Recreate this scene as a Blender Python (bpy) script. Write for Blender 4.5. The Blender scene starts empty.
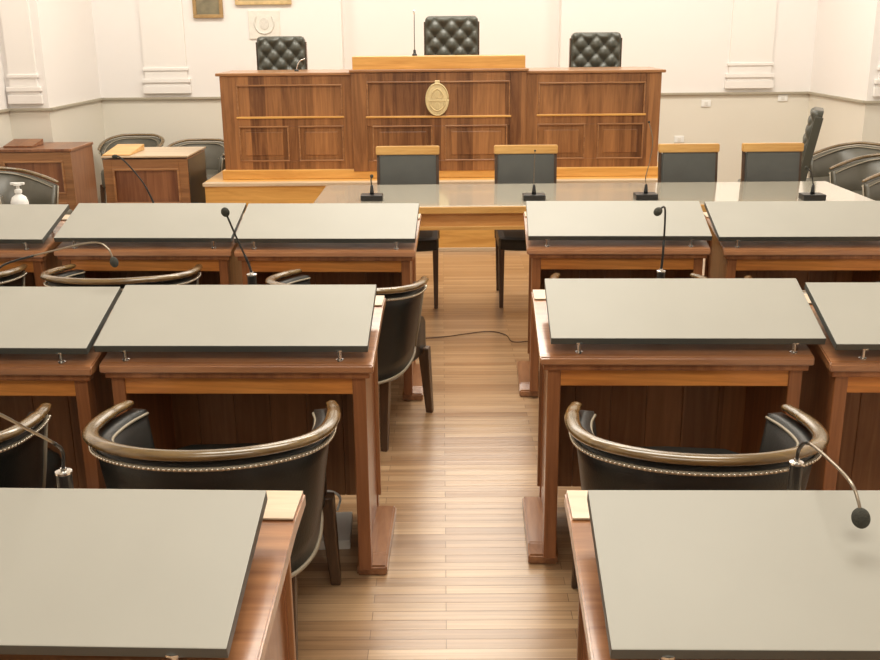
import bpy, bmesh, math, random
from mathutils import Vector, Matrix
random.seed(7)
C = bpy.context.scene.collection
sc = bpy.context.scene
PI = math.pi

# ------------------------------------------------------------------ camera, world, lights, exposure
cam_d = bpy.data.cameras.new('camera'); cam = bpy.data.objects.new('camera', cam_d); C.objects.link(cam)
cam_d.sensor_fit = 'HORIZONTAL'; cam_d.sensor_width = 36.0; cam_d.lens = 1000.0 / 880.0 * 36.0
cam_d.clip_start = 0.02; cam_d.clip_end = 100
PITCH, YAW, ROLL, CAMH = 0.2906, 0.0041, 0.009, 1.7425
_m = Matrix.Rotation(YAW, 4, 'Z') @ Matrix.Rotation(PI / 2 - PITCH, 4, 'X') @ Matrix.Rotation(-ROLL, 4, 'Z')
cam.matrix_world = Matrix.Translation((0, 0, CAMH)) @ _m
sc.camera = cam

w = bpy.data.worlds.new('world'); sc.world = w; w.use_nodes = True
w.node_tree.nodes['Background'].inputs[0].default_value = (1.0, 0.93, 0.82, 1)
w.node_tree.nodes['Background'].inputs[1].default_value = 0.3

def area(name, loc, size, sy, power, col, target=None):
    d = bpy.data.lights.new(name, 'AREA'); d.shape = 'RECTANGLE'; d.size = size; d.size_y = sy
    d.energy = power; d.color = col
    o = bpy.data.objects.new(name, d); C.objects.link(o); o.location = loc
    if target:
        o.rotation_euler = (Vector(target) - Vector(loc)).to_track_quat('-Z', 'Y').to_euler()
    return o
WARM = (1.0, 0.955, 0.85)
area('chandelier_front', (0.25, 7.7, 4.9), 3.0, 1.3, 140, WARM)
area('glare_light_above_bench', (0.25, 9.7, 3.7), 3.8, 2.0, 50, WARM, (0.2, 2.5, 0.0))  # added unseen source for aisle floor glare and desk shadows toward the camera
area('fill_light_middle', (0.2, 3.6, 4.9), 3.4, 1.6, 165, WARM)  # added overhead fill for the desk rows, no known fixture
area('fill_light_rear', (0.0, -0.8, 4.9), 3.4, 1.6, 105, WARM)  # added fill from behind the camera that lights the desk aprons
area('wall_wash_left', (-2.6, 8.2, 4.6), 1.2, 0.8, 46, WARM, (-2.2, 10.7, 1.6))  # added wash that brightens the left of the back wall
area('wall_wash_right', (2.8, 8.2, 4.6), 1.2, 0.8, 46, WARM, (2.4, 10.7, 1.6))  # matching added wash aimed at the right of the back wall

sc.view_settings.view_transform = 'Standard'
sc.view_settings.look = 'None'
sc.view_settings.gamma = 1.0
sc.view_settings.use_curve_mapping = False
sc.view_settings.exposure = 0.16

# ------------------------------------------------------------------ materials
def newmat(name):
    m = bpy.data.materials.new(name); m.use_nodes = True
    nt = m.node_tree; return m, nt, nt.nodes['Principled BSDF']
def plain(name, col, rough=0.5, metal=0.0, spec=0.5, noise=0.0, nscale=20, bump=0.0, coat=0.0):
    m, nt, b = newmat(name)
    b.inputs['Base Color'].default_value = (*col, 1); b.inputs['Roughness'].default_value = rough
    b.inputs['Metallic'].default_value = metal; b.inputs['Specular IOR Level'].default_value = spec
    b.inputs['Coat Weight'].default_value = coat; b.inputs['Coat Roughness'].default_value = 0.12
    if noise or bump:
        tc = nt.nodes.new('ShaderNodeTexCoord'); n = nt.nodes.new('ShaderNodeTexNoise')
        n.inputs['Scale'].default_value = nscale; n.inputs['Detail'].default_value = 5
        nt.links.new(tc.outputs['Object'], n.inputs['Vector'])
        if noise:
            r = nt.nodes.new('ShaderNodeValToRGB')
            r.color_ramp.elements[0].position = 0.3; r.color_ramp.elements[1].position = 0.7
            r.color_ramp.elements[0].color = (*[c * (1 - noise) for c in col], 1)
            r.color_ramp.elements[1].color = (*[min(1, c * (1 + noise)) for c in col], 1)
            nt.links.new(n.outputs['Fac'], r.inputs['Fac']); nt.links.new(r.outputs['Color'], b.inputs['Base Color'])
        if bump:
            bp = nt.nodes.new('ShaderNodeBump'); bp.inputs['Strength'].default_value = bump
            bp.inputs['Distance'].default_value = 0.004
            nt.links.new(n.outputs['Fac'], bp.inputs['Height']); nt.links.new(bp.outputs['Normal'], b.inputs['Normal'])
    return m
def wood(name, dark, light, axis='X', rough=0.35, coat=0.3, board=0.0, grain=1.0, boardax='X'):
    """grain runs along axis; board>0 adds glued board-to-board colour changes of that width"""
    m, nt, b = newmat(name); L = nt.links.new; N = nt.nodes.new
    tc = N('ShaderNodeTexCoord'); mp = N('ShaderNodeMapping')
    s = {'X': (1.2, 16, 16), 'Y': (16, 1.2, 16), 'Z': (16, 16, 1.2)}[axis]
    mp.inputs['Scale'].default_value = [v * grain for v in s]
    L(tc.outputs['Object'], mp.inputs['Vector'])
    n = N('ShaderNodeTexNoise'); n.inputs['Scale'].default_value = 1.6; n.inputs['Detail'].default_value = 7
    n.inputs['Roughness'].default_value = 0.62; n.inputs['Distortion'].default_value = 0.8
    L(mp.outputs['Vector'], n.inputs['Vector'])
    fac = n.outputs['Fac']
    if board:
        sp = N('ShaderNodeSeparateXYZ'); L(tc.outputs['Object'], sp.inputs[0])
        d = N('ShaderNodeMath'); d.operation = 'DIVIDE'; L(sp.outputs[boardax], d.inputs[0]); d.inputs[1].default_value = board
        f = N('ShaderNodeMath'); f.operation = 'FLOOR'; L(d.outputs[0], f.inputs[0])
        wn = N('ShaderNodeTexWhiteNoise'); wn.noise_dimensions = '1D'; L(f.outputs[0], wn.inputs['W'])
        mx = N('ShaderNodeMix'); mx.data_type = 'FLOAT'; mx.inputs[0].default_value = 0.28
        L(fac, mx.inputs[2]); L(wn.outputs['Value'], mx.inputs[3]); fac = mx.outputs[0]
    r = N('ShaderNodeValToRGB'); e = r.color_ramp.elements
    e[0].position = 0.3; e[0].color = (*dark, 1); e[1].position = 0.72; e[1].color = (*light, 1)
    L(fac, r.inputs['Fac']); L(r.outputs['Color'], b.inputs['Base Color'])
    b.inputs['Roughness'].default_value = rough
    b.inputs['Coat Weight'].default_value = coat; b.inputs['Coat Roughness'].default_value = 0.15
    bp = N('ShaderNodeBump'); bp.inputs['Strength'].default_value = 0.08; bp.inputs['Distance'].default_value = 0.002
    L(n.outputs['Fac'], bp.inputs['Height']); L(bp.outputs['Normal'], b.inputs['Normal'])
    return m

M = {}
M['top'] = wood('desktop_wood', (0.22, 0.085, 0.035), (0.48, 0.22, 0.09), 'X', 0.28, 0.7)
M['apron'] = wood('apron_wood', (0.42, 0.14, 0.032), (0.78, 0.32, 0.075), 'X', 0.35, 0.3)
M['post'] = wood('post_wood', (0.19, 0.065, 0.024), (0.40, 0.16, 0.06), 'Z', 0.35, 0.4)
M['plank'] = wood('backboard_wood', (0.20, 0.085, 0.034), (0.46, 0.22, 0.095), 'Z', 0.45, 0.1, board=0.14)
M['foot'] = wood('foot_wood', (0.20, 0.08, 0.035), (0.42, 0.20, 0.09), 'Y', 0.35, 0.4)
M['bench'] = wood('bench_wood', (0.13, 0.048, 0.017), (0.47, 0.215, 0.078), 'Z', 0.35, 0.25, board=0.13)
M['bench_h'] = wood('bench_rail_wood', (0.18, 0.075, 0.027), (0.38, 0.18, 0.07), 'X', 0.35, 0.25)
M['mould'] = wood('moulding_wood', (0.24, 0.10, 0.038), (0.46, 0.23, 0.095), 'X', 0.3, 0.4)
M['honey'] = wood('honey_wood', (0.58, 0.285, 0.065), (0.82, 0.47, 0.135), 'X', 0.35, 0.3)
M['honey2'] = wood('honey_wood_rail', (0.50, 0.25, 0.06), (0.74, 0.46, 0.16), 'X', 0.35, 0.3)
M['pale'] = wood('pale_wood_edge', (0.52, 0.39, 0.26), (0.70, 0.55, 0.38), 'X', 0.4, 0.2)
M['rail'] = wood('chair_rail_wood', (0.085, 0.050, 0.018), (0.23, 0.145, 0.055), 'X', 0.22, 0.8)
M['darkleg'] = wood('chair_leg_wood', (0.035, 0.018, 0.01), (0.10, 0.052, 0.026), 'Z', 0.35, 0.3)
M['side'] = wood('side_desk_wood', (0.15, 0.05, 0.02), (0.36, 0.15, 0.06), 'Z', 0.35, 0.3, board=0.16)
M['tabapron'] = wood('table_apron_wood', (0.55, 0.25, 0.075), (0.80, 0.44, 0.15), 'X', 0.35, 0.3)
M['lid'] = plain('grey_laminate', (0.37, 0.358, 0.315), 0.42, spec=0.30, noise=0.03, nscale=3)
M['lidedge'] = plain('shaded_edge_band', (0.085, 0.088, 0.078), 0.4)  # board edge and underside, darkened to paint in the shade beneath
M['glass'] = plain('polished_table_top', (0.60, 0.55, 0.44), 0.06, spec=0.9, coat=1.0)
M['leather'] = plain('black_leather', (0.012, 0.013, 0.012), 0.38, spec=0.5, bump=0.25, nscale=160)
M['leather_i'] = plain('black_leather_inside', (0.02, 0.022, 0.02), 0.30, spec=0.6, bump=0.2, nscale=160)
M['tuft'] = plain('tufted_leather', (0.062, 0.064, 0.05), 0.30, spec=0.6, bump=0.15, nscale=120)
M['greyleather'] = plain('grey_leather', (0.085, 0.092, 0.088), 0.3, spec=0.6, noise=0.12, nscale=6, bump=0.15)
M['olive'] = plain('olive_grey_leather', (0.10, 0.092, 0.070), 0.35, spec=0.5, noise=0.12, nscale=6, bump=0.15)
M['pipe'] = plain('piping_leather', (0.35, 0.30, 0.22), 0.35, spec=0.6)
M['brass'] = plain('brass_studs', (0.85, 0.80, 0.68), 0.25, metal=0.8)
M['chrome'] = plain('chrome', (0.75, 0.74, 0.72), 0.2, metal=1.0)
M['steel'] = plain('mic_stem_metal', (0.32, 0.27, 0.21), 0.3, metal=0.9)
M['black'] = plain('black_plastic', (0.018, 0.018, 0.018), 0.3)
M['foam'] = plain('foam_windscreen', (0.045, 0.045, 0.035), 0.9, bump=0.8, nscale=400)
M['cream'] = plain('crest_cream', (0.78, 0.64, 0.36), 0.4, noise=0.1, nscale=30)
M['cream2'] = plain('crest_gold', (0.72, 0.58, 0.31), 0.4)
M['white'] = plain('white_plastic', (0.86, 0.86, 0.84), 0.4)
M['paper'] = plain('white_paper', (0.75, 0.74, 0.70), 0.7)
M['gilt'] = plain('gilt_frame', (0.62, 0.45, 0.22), 0.4, noise=0.15)
M['gilt2'] = plain('brown_frame', (0.38, 0.24, 0.10), 0.45, noise=0.15)
M['canvas'] = plain('olive_canvas', (0.22, 0.19, 0.12), 0.6, noise=0.35, nscale=8)
M['canvas2'] = plain('ochre_canvas', (0.45, 0.36, 0.20), 0.6, noise=0.25, nscale=8)
M['plaque'] = plain('frosted_plaque', (0.80, 0.78, 0.72), 0.35, noise=0.05, nscale=25)
M['plaque2'] = plain('plaque_motif', (0.70, 0.68, 0.63), 0.4, noise=0.1, nscale=40)
M['ceil'] = plain('ceiling_paint', (0.86, 0.82, 0.73), 0.8)
M['wallw'] = plain('white_plaster', (0.86, 0.83, 0.80), 0.7, noise=0.012, nscale=1.5)
M['railp'] = plain('dado_rail_paint', (0.40, 0.36, 0.28), 0.5)

def wall_material():
    m, nt, b = newmat('wall_paint'); L = nt.links.new; N = nt.nodes.new
    g = N('ShaderNodeNewGeometry'); sp = N('ShaderNodeSeparateXYZ'); L(g.outputs['Position'], sp.inputs[0])
    c = N('ShaderNodeMath'); c.operation = 'GREATER_THAN'; c.inputs[1].default_value = 1.09; L(sp.outputs['Z'], c.inputs[0])
    n = N('ShaderNodeTexNoise'); n.inputs['Scale'].default_value = 1.1; n.inputs['Detail'].default_value = 4
    L(g.outputs['Position'], n.inputs['Vector'])
    r = N('ShaderNodeValToRGB'); r.color_ramp.elements[0].color = (0.73, 0.695, 0.61, 1); r.color_ramp.elements[1].color = (0.79, 0.755, 0.67, 1)
    r2 = N('ShaderNodeValToRGB'); r2.color_ramp.elements[0].color = (0.85, 0.82, 0.80, 1); r2.color_ramp.elements[1].color = (0.88, 0.85, 0.83, 1)
    L(n.outputs['Fac'], r.inputs['Fac']); L(n.outputs['Fac'], r2.inputs['Fac'])
    mx = N('ShaderNodeMix'); mx.data_type = 'RGBA'
    L(c.outputs[0], mx.inputs[0]); L(r.outputs['Color'], mx.inputs[6]); L(r2.outputs['Color'], mx.inputs[7])
    L(mx.outputs[2], b.inputs['Base Color']); b.inputs['Roughness'].default_value = 0.6
    return m
M['wall'] = wall_material()

def floor_material():
    m, nt, b = newmat('strip_parquet'); L = nt.links.new; N = nt.nodes.new
    tc = N('ShaderNodeTexCoord')
    br = N('ShaderNodeTexBrick'); br.offset = 0.37; br.offset_frequency = 2; br.squash = 1.0
    br.inputs['Scale'].default_value = 1.0; br.inputs['Brick Width'].default_value = 0.62; br.inputs['Row Height'].default_value = 0.05
    br.inputs['Mortar Size'].default_value = 0.0012; br.inputs['Mortar Smooth'].default_value = 0.3; br.inputs['Bias'].default_value = -0.1
    br.inputs['Color1'].default_value = (0.52, 0.34, 0.19, 1); br.inputs['Color2'].default_value = (0.33, 0.185, 0.09, 1)
    br.inputs['Mortar'].default_value = (0.22, 0.125, 0.06, 1)
    L(tc.outputs['Object'], br.inputs['Vector'])
    mp = N('ShaderNodeMapping'); mp.inputs['Scale'].default_value = (1.6, 60, 1); L(tc.outputs['Object'], mp.inputs['Vector'])
    n = N('ShaderNodeTexNoise'); n.inputs['Scale'].default_value = 1.0; n.inputs['Detail'].default_value = 6; n.inputs['Distortion'].default_value = 0.5
    L(mp.outputs['Vector'], n.inputs['Vector'])
    r = N('ShaderNodeValToRGB'); r.color_ramp.elements[0].position = 0.25; r.color_ramp.elements[1].position = 0.8
    r.color_ramp.elements[0].color = (0.68, 0.64, 0.6, 1); r.color_ramp.elements[1].color = (1.25, 1.25, 1.25, 1)
    L(n.outputs['Fac'], r.inputs['Fac'])
    mx = N('ShaderNodeMix'); mx.data_type = 'RGBA'; mx.blend_type = 'MULTIPLY'; mx.inputs[0].default_value = 1.0
    L(br.outputs['Color'], mx.inputs[6]); L(r.outputs['Color'], mx.inputs[7])
    L(mx.outputs[2], b.inputs['Base Color'])
    b.inputs['Roughness'].default_value = 0.30; b.inputs['Specular IOR Level'].default_value = 0.7
    b.inputs['Coat Weight'].default_value = 1.0; b.inputs['Coat Roughness'].default_value = 0.27
    # slightly cupped strips: height waves across each strip
    mp2 = N('ShaderNodeMapping'); mp2.inputs['Scale'].default_value = (0.8, 14, 1); L(tc.outputs['Object'], mp2.inputs['Vector'])
    n2 = N('ShaderNodeTexNoise'); n2.inputs['Scale'].default_value = 1.0; n2.inputs['Detail'].default_value = 2
    L(mp2.outputs['Vector'], n2.inputs['Vector'])
    ad = N('ShaderNodeMath'); ad.operation = 'SUBTRACT'; L(n2.outputs['Fac'], ad.inputs[0]); L(br.outputs['Fac'], ad.inputs[1])
    bp = N('ShaderNodeBump'); bp.inputs['Strength'].default_value = 0.5; bp.inputs['Distance'].default_value = 0.004
    L(ad.outputs[0], bp.inputs['Height'])
    L(bp.outputs['Normal'], b.inputs['Normal']); L(bp.outputs['Normal'], b.inputs['Coat Normal'])
    return m
M['floor'] = floor_material()

# ------------------------------------------------------------------ mesh helpers
def obj(name, bm, mat, parent=None, smooth=False, loc=None, label=None):
    me = bpy.data.meshes.new(name)
    bmesh.ops.recalc_face_normals(bm, faces=bm.faces)
    bm.to_mesh(me); bm.free()
    mats = mat if isinstance(mat, (list, tuple)) else [mat]
    for q in mats: me.materials.append(q)
    if smooth:
        for p in me.polygons: p.use_smooth = True
    o = bpy.data.objects.new(name, me); C.objects.link(o)
    if parent: o.parent = parent
    if loc: o.location = loc
    if label: o['label'] = label
    return o
def thing(name, label, cat, loc=(0, 0, 0), rz=0.0, group=None):
    o = bpy.data.objects.new(name, None); C.objects.link(o); o.empty_display_size = 0.1
    o.location = loc; o.rotation_euler = (0, 0, rz); o['label'] = label; o['category'] = cat
    if group: o['group'] = group
    return o
def tag(o, label, cat, group=None):
    o['label'] = label; o['category'] = cat
    if group: o['group'] = group
    return o
def dup(root, loc, rz, label, group=None):
    r = root.copy(); C.objects.link(r); r.location = loc; r.rotation_euler = (0, 0, rz); r['label'] = label
    if group: r['group'] = group
    for ch in list(root.children):
        c = ch.copy(); C.objects.link(c); c.parent = r
        for g in ch.children:
            d = g.copy(); C.objects.link(d); d.parent = c
    return r
def box(bm, x0, x1, y0, y1, z0, z1, bev=0.0, mi=0):
    vs = [bm.verts.new((x, y, z)) for x in (x0, x1) for y in (y0, y1) for z in (z0, z1)]
    f = [bm.faces.new([vs[i] for i in q]) for q in ((0, 1, 3, 2), (4, 6, 7, 5), (0, 4, 5, 1), (2, 3, 7, 6), (0, 2, 6, 4), (1, 5, 7, 3))]
    for q in f: q.material_index = mi
    if bev:
        es = list({e for q in f for e in q.edges})
        bmesh.ops.bevel(bm, geom=es, offset=bev, segments=2, affect='EDGES', profile=0.6)
    return bm
def B(*a, **k): return box(bmesh.new(), *a, **k)
def prism_x(bm, prof, x0, x1, bev=0.0):
    """extrude a (y,z) polygon along x"""
    a = [bm.verts.new((x0, y, z)) for y, z in prof]; b = [bm.verts.new((x1, y, z)) for y, z in prof]
    n = len(prof); fs = [bm.faces.new(a), bm.faces.new(b[::-1])]
    for i in range(n): fs.append(bm.faces.new((a[i], a[(i + 1) % n], b[(i + 1) % n], b[i])))
    if bev: bmesh.ops.bevel(bm, geom=list({e for q in fs for e in q.edges}), offset=bev, segments=2, affect='EDGES')
    return bm
def prism_y(bm, prof, y0, y1, bev=0.0):
    a = [bm.verts.new((x, y0, z)) for x, z in prof]; b = [bm.verts.new((x, y1, z)) for x, z in prof]
    n = len(prof); fs = [bm.faces.new(a), bm.faces.new(b[::-1])]
    for i in range(n): fs.append(bm.faces.new((a[i], a[(i + 1) % n], b[(i + 1) % n], b[i])))
    if bev: bmesh.ops.bevel(bm, geom=list({e for q in fs for e in q.edges}), offset=bev, segments=2, affect='EDGES')
    return bm
def catmull(pts, n=6):
    P = [Vector(p) for p in pts]; P = [2 * P[0] - P[1]] + P + [2 * P[-1] - P[-2]]; out = []
    for i in range(1, len(P) - 2):
        for k in range(n):
            t = k / n; a, b, c, d = P[i - 1], P[i], P[i + 1], P[i + 2]
            out.append(0.5 * ((2 * b) + (-a + c) * t + (2 * a - 5 * b + 4 * c - d) * t * t + (-a + 3 * b - 3 * c + d) * t ** 3))
    out.append(P[-2]); return out
def tube(bm, pts, r, seg=8, rfun=None):
    pts = [Vector(p) for p in pts]; rings = []
    up = Vector((0, 0, 1)); prev = None
    for i, p in enumerate(pts):
        t = (pts[min(i + 1, len(pts) - 1)] - pts[max(i - 1, 0)]).normalized()
        if prev is None:
            a = t.cross(up if abs(t.z) < 0.9 else Vector((1, 0, 0))).normalized()
        else:
            a = (prev - t * prev.dot(t)).normalized()
        prev = a; b = t.cross(a); rr = rfun(i / (len(pts) - 1)) if rfun else r
        rings.append([bm.verts.new(p + a * math.cos(2 * PI * k / seg) * rr + b * math.sin(2 * PI * k / seg) * rr) for k in range(seg)])
    for i in range(len(rings) - 1):
        for k in range(seg):
            bm.faces.new((rings[i][k], rings[i][(k + 1) % seg], rings[i + 1][(k + 1) % seg], rings[i + 1][k]))
    bm.faces.new(rings[0][::-1]); bm.faces.new(rings[-1]); return bm
def lathe(bm, prof, seg=20, c=(0, 0, 0)):
    rings = []
    for r, z in prof:
        rings.append([bm.verts.new((c[0] + r * math.cos(2 * PI * k / seg), c[1] + r * math.sin(2 * PI * k / seg), c[2] + z)) for k in range(seg)])
    for i in range(len(rings) - 1):
        for k in range(seg): bm.faces.new((rings[i][k], rings[i][(k + 1) % seg], rings[i + 1][(k + 1) % seg], rings[i + 1][k]))
    bm.faces.new(rings[0][::-1]); bm.faces.new(rings[-1]); return bm
def taper_leg(bm, x0, y0, x1, y1, z0, z1, s0, s1):
    """square leg: bottom (x0,y0,z0) half size s0, top (x1,y1,z1) half size s1"""
    vs = []
    for (x, y, z, s) in ((x0, y0, z0, s0), (x1, y1, z1, s1)):
        vs.append([bm.verts.new((x + a * s, y + b * s, z)) for a, b in ((-1, -1), (1, -1), (1, 1), (-1, 1))])
    bm.faces.new(vs[0][::-1]); bm.faces.new(vs[1])
    for k in range(4): bm.faces.new((vs[0][k], vs[0][(k + 1) % 4], vs[1][(k + 1) % 4], vs[1][k]))
    bmesh.ops.bevel(bm, geom=list(bm.edges), offset=min(s0, s1) * 0.2, segments=1, affect='EDGES')
    return bm
RHO = -0.038
def T(x, y, z=0.0):
    c, s = math.cos(RHO), math.sin(RHO); return (x * c - y * s, x * s + y * c, z)

# ------------------------------------------------------------------ the room
def struct(name, bm, m, parent=None):
    o = obj(name, bm, m, parent)
    if not parent: o['kind'] = 'structure'
    return o
H = 5.2
struct('floor', B(-4.15, 4.7, -3.2, 11.2, -0.1, 0.0), M['floor'])
struct('ceiling', B(-4.15, 4.7, -3.2, 11.2, H, H + 0.1), M['ceil'])
wb = bmesh.new()
box(wb, -3.58, -1.03, 10.75, 11.2, 0, H); box(wb, -1.03, 1.23, 10.95, 11.2, 0, H); box(wb, 1.23, 3.85, 10.75, 11.2, 0, H)
struct('wall_back', wb, M['wall'])
wl = bmesh.new(); box(wl, -4.15, -3.58, 9.3, 11.2, 0, H); box(wl, -4.15, -3.95, -3.2, 9.3, 0, H)
struct('wall_left', wl, M['wall'])
wr = bmesh.new(); box(wr, 3.85, 4.7, 9.3, 11.2, 0, H); box(wr, 4.5, 4.7, -3.2, 9.3, 0, H)
struct('wall_right', wr, M['wall'])
struct('wall_rear', B(-4.15, 4.7, -3.4, -3.2, 0, H), M['wall'])
tn = [0]
def trim(bm, m):
    tn[0] += 1; return struct('trim_%d' % tn[0], bm, m)
def dado(x0, x1, y0, y1):
    bm = bmesh.new(); box(bm, x0, x1, y0, y1, 1.078, 1.102, 0.004); return bm
trim(dado(-3.56, -1.03, 10.72, 10.75), M['railp'])
trim(dado(1.23, 3.83, 10.72, 10.75), M['railp'])
trim(dado(-3.58, -3.55, 9.28, 10.75), M['railp'])
trim(dado(-3.95, -3.55, 9.27, 9.30), M['railp'])
trim(dado(-3.95, -3.92, 4.0, 9.27), M['railp'])
trim(dado(3.82, 3.85, 9.28, 10.75), M['railp'])
trim(dado(3.82, 4.5, 9.27, 9.30), M['railp'])
def pilaster(x0, x1, y, d=0.03):
    bm = bmesh.new()
    box(bm, x0 + 0.03, x1 - 0.03, y - d, y, 1.40, H)
    for (a, z0, z1, e) in ((0.0, 1.14, 1.22, 0.012), (0.02, 1.22, 1.25, 0.004), (0.0, 1.25, 1.29, 0.018), (0.03, 1.29, 1.37, 0.004), (0.015, 1.37, 1.40, 0.014)):
        box(bm, x0 + a, x1 - a, y - d - e, y, z0, z1, 0.005)
    return bm
trim(pilaster(-3.12, -2.62, 10.75), M['wallw'])
trim(pilaster(2.95, 3.45, 10.75), M['wallw'])
trim(pilaster(-3.93, -3.62, 9.30), M['wallw'])
trim(pilaster(3.90, 4.40, 9.30), M['wallw'])
for i, a in enumerate(((-3.58, -1.03, 10.73, 10.75), (1.23, 3.85, 10.73, 10.75))):
    pass

# dais carrying the bench
dz = 0.578
da = B(-1.93, 1.96, 8.10, 10.72, 0, dz - 0.025)
da_o = struct('dais', da, M['honey'])
obj('nosing', B(-1.945, 1.975, 8.085, 8.17, dz - 0.03, dz, bev=0.006), M['pale'], da_o, label='pale front edge of the dais')
obj('dais_floor', B(-1.945, 1.975, 8.17, 10.72, dz - 0.025, dz - 0.001), M['honey'], da_o)
obj('skirting', B(-1.94, 1.97, 8.075, 8.10, 0, 0.03, bev=0.004), M['pale'], da_o)

# ------------------------------------------------------------------ judges' bench
YB = 8.337
bn = thing('judges_bench', 'long brown panelled wooden bench with a raised middle, standing on the dais', 'bench', (-0.01, YB, dz))
def frame_mould(bm, x0, x1, z0, z1, y, wd=0.013, d=0.011):
    for (a, b, c, e) in ((x0, x1, z1 - wd, z1), (x0, x1, z0, z0 + wd), (x0, x0 + wd, z0 + wd, z1 - wd), (x1 - wd, x1, z0 + wd, z1 - wd)):
        box(bm, a, b, y - d, y + 0.002, c, e, 0.005)
def bench_section(nm, x0, x1, yf, top, uppers, lowers):
    body = obj(nm, B(x0, x1, yf, 0.62, 0.06, top - 0.002), M['bench'], bn)
    st = bmesh.new()                              # stiles and rails standing proud
    zt = top - 0.003
    ux0 = min(u[0] for u in uppers); ux1 = max(u[1] for u in uppers)
    box(st, x0, ux0, yf - 0.014, yf + 0.002, 0.06, zt, 0.003); box(st, ux1, x1, yf - 0.014, yf + 0.002, 0.06, zt, 0.003)
    box(st, ux0, ux1, yf - 0.013, yf + 0.002, zt - 0.07, zt, 0.003)
    box(st, ux0, ux1, yf - 0.013, yf + 0.002, 0.425, 0.50, 0.003)
    box(st, ux0, ux1, yf - 0.013, yf + 0.002, 0.06, 0.145, 0.003)
    box(st, lowers[0][1], lowers[1][0], yf - 0.013, yf + 0.002, 0.145, 0.425, 0.003)
    obj('framing', st, M['bench'], body)
    lg = bmesh.new(); box(lg, ux0 - 0.01, ux1 + 0.01, yf - 0.028, yf + 0.002, 0.490, 0.506, 0.004); obj('highlight_ledge', lg, M['honey'], body)  # lighter honey strip paints the highlight along the rail top
    for (a, b) in uppers:
        m = bmesh.new(); frame_mould(m, a, b, 0.495, zt - 0.068, yf - 0.01); obj('panel_moulding', m, M['mould'], body)
    for (a, b) in lowers:
        m = bmesh.new(); frame_mould(m, a, b, 0.14, 0.43, yf - 0.01); obj('panel_moulding', m, M['mould'], body)
        if b - a > 0.2:
            p = bmesh.new(); box(p, a + 0.05, b - 0.05, yf - 0.010, yf + 0.002, 0.19, 0.38, 0.006); obj('raised_panel', p, M['bench'], body)
    return body
bench_section('left_front', -1.79, -0.72, 0.0, 0.83, [(-1.66, -0.80)], [(-1.66, -1.25), (-1.17, -0.80)])
bench_section('middle_front', -0.72, 0.69, -0.05, 0.85, [(-0.60, 0.56)], [(-0.56, -0.07), (0.03, 0.54)])
bench_section('right_front', 0.69, 1.785, 0.0, 0.83, [(0.79, 1.66)], [(0.79, 1.18), (1.28, 1.66)])
obj('bench_top', B(-1.82, -0.72, -0.03, 0.65, 0.828, 0.852, bev=0.006), M['mould'], bn)
obj('bench_top', B(0.69, 1.815, -0.03, 0.65, 0.828, 0.852, bev=0.006), M['mould'], bn)
obj('bench_top', B(-0.735, 0.705, -0.08, 0.65, 0.850, 0.872, bev=0.006), M['mould'], bn)
obj('raised_ledge', B(-0.715, 0.685, 0.02, 0.25, 0.870, 0.972, bev=0.006), M['honey'], bn, label='plain lighter raised ledge on the middle of the bench')
obj('plinth', B(-1.81, 1.805, -0.055, 0.64, 0.0, 0.075, bev=0.006), M['honey'], bn, label='lighter base board')
# oval crest
em = bmesh.new()
def oval(bm, rx, rz, y0, y1, cx=0, cz=0, n=40, dome=0.0):
    a = [bm.verts.new((cx + rx * math.cos(2 * PI * k / n), y0, cz + rz * math.sin(2 * PI * k / n))) for k in range(n)]
    b = [bm.verts.new((cx + rx * 0.96 * math.cos(2 * PI * k / n), y1, cz + rz * 0.97 * math.sin(2 * PI * k / n))) for k in range(n)]
    for k in range(n): bm.faces.new((a[k], a[(k + 1) % n], b[(k + 1) % n], b[k]))
    c = bm.verts.new((cx, y1 - dome, cz))
    for k in range(n): bm.faces.new((b[k], b[(k + 1) % n], c))
oval(em, 0.095, 0.13, 0.0, -0.02, dome=0.004)
eo = obj('oval_crest', em, M['cream'], bn, loc=(-0.03, -0.062, 0.635), label='cream and gold oval crest fixed to the middle panel')
rm = bmesh.new()
for k in range(40):
    pass
tube(rm, [(0.09 * math.cos(2 * PI * k / 40), -0.021, 0.125 * math.sin(2 * PI * k / 40)) for k in range(41)], 0.006, 6)
obj('crest_rim', rm, M['cream2'], eo, smooth=True)
cb = bmesh.new(); box(cb, -0.07, 0.07, -0.028, -0.02, -0.016, -0.004, 0.002)
for sx in (-1, 1):
    tube(cb, [(0, -0.026, -0.09), (sx * 0.03, -0.028, -0.078), (sx * 0.055, -0.028, -0.05), (sx * 0.06, -0.026, -0.02)], 0.005, 6)
    tube(cb, [(0, -0.026, 0.085), (sx * 0.03, -0.028, 0.07), (sx * 0.05, -0.028, 0.035), (sx * 0.035, -0.026, 0.008)], 0.004, 6)
oval(cb, 0.022, 0.026, -0.018, -0.03, 0, -0.05, 20); oval(cb, 0.02, 0.03, -0.018, -0.03, 0, 0.04, 20)
obj('crest_relief', cb, M['cream2'], eo)
kb = bmesh.new(); box(kb, -0.018, 0.022, -0.022, 0.0, 0.125, 0.15, 0.006); obj('crest_crown', kb, M['cream'], eo)

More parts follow.
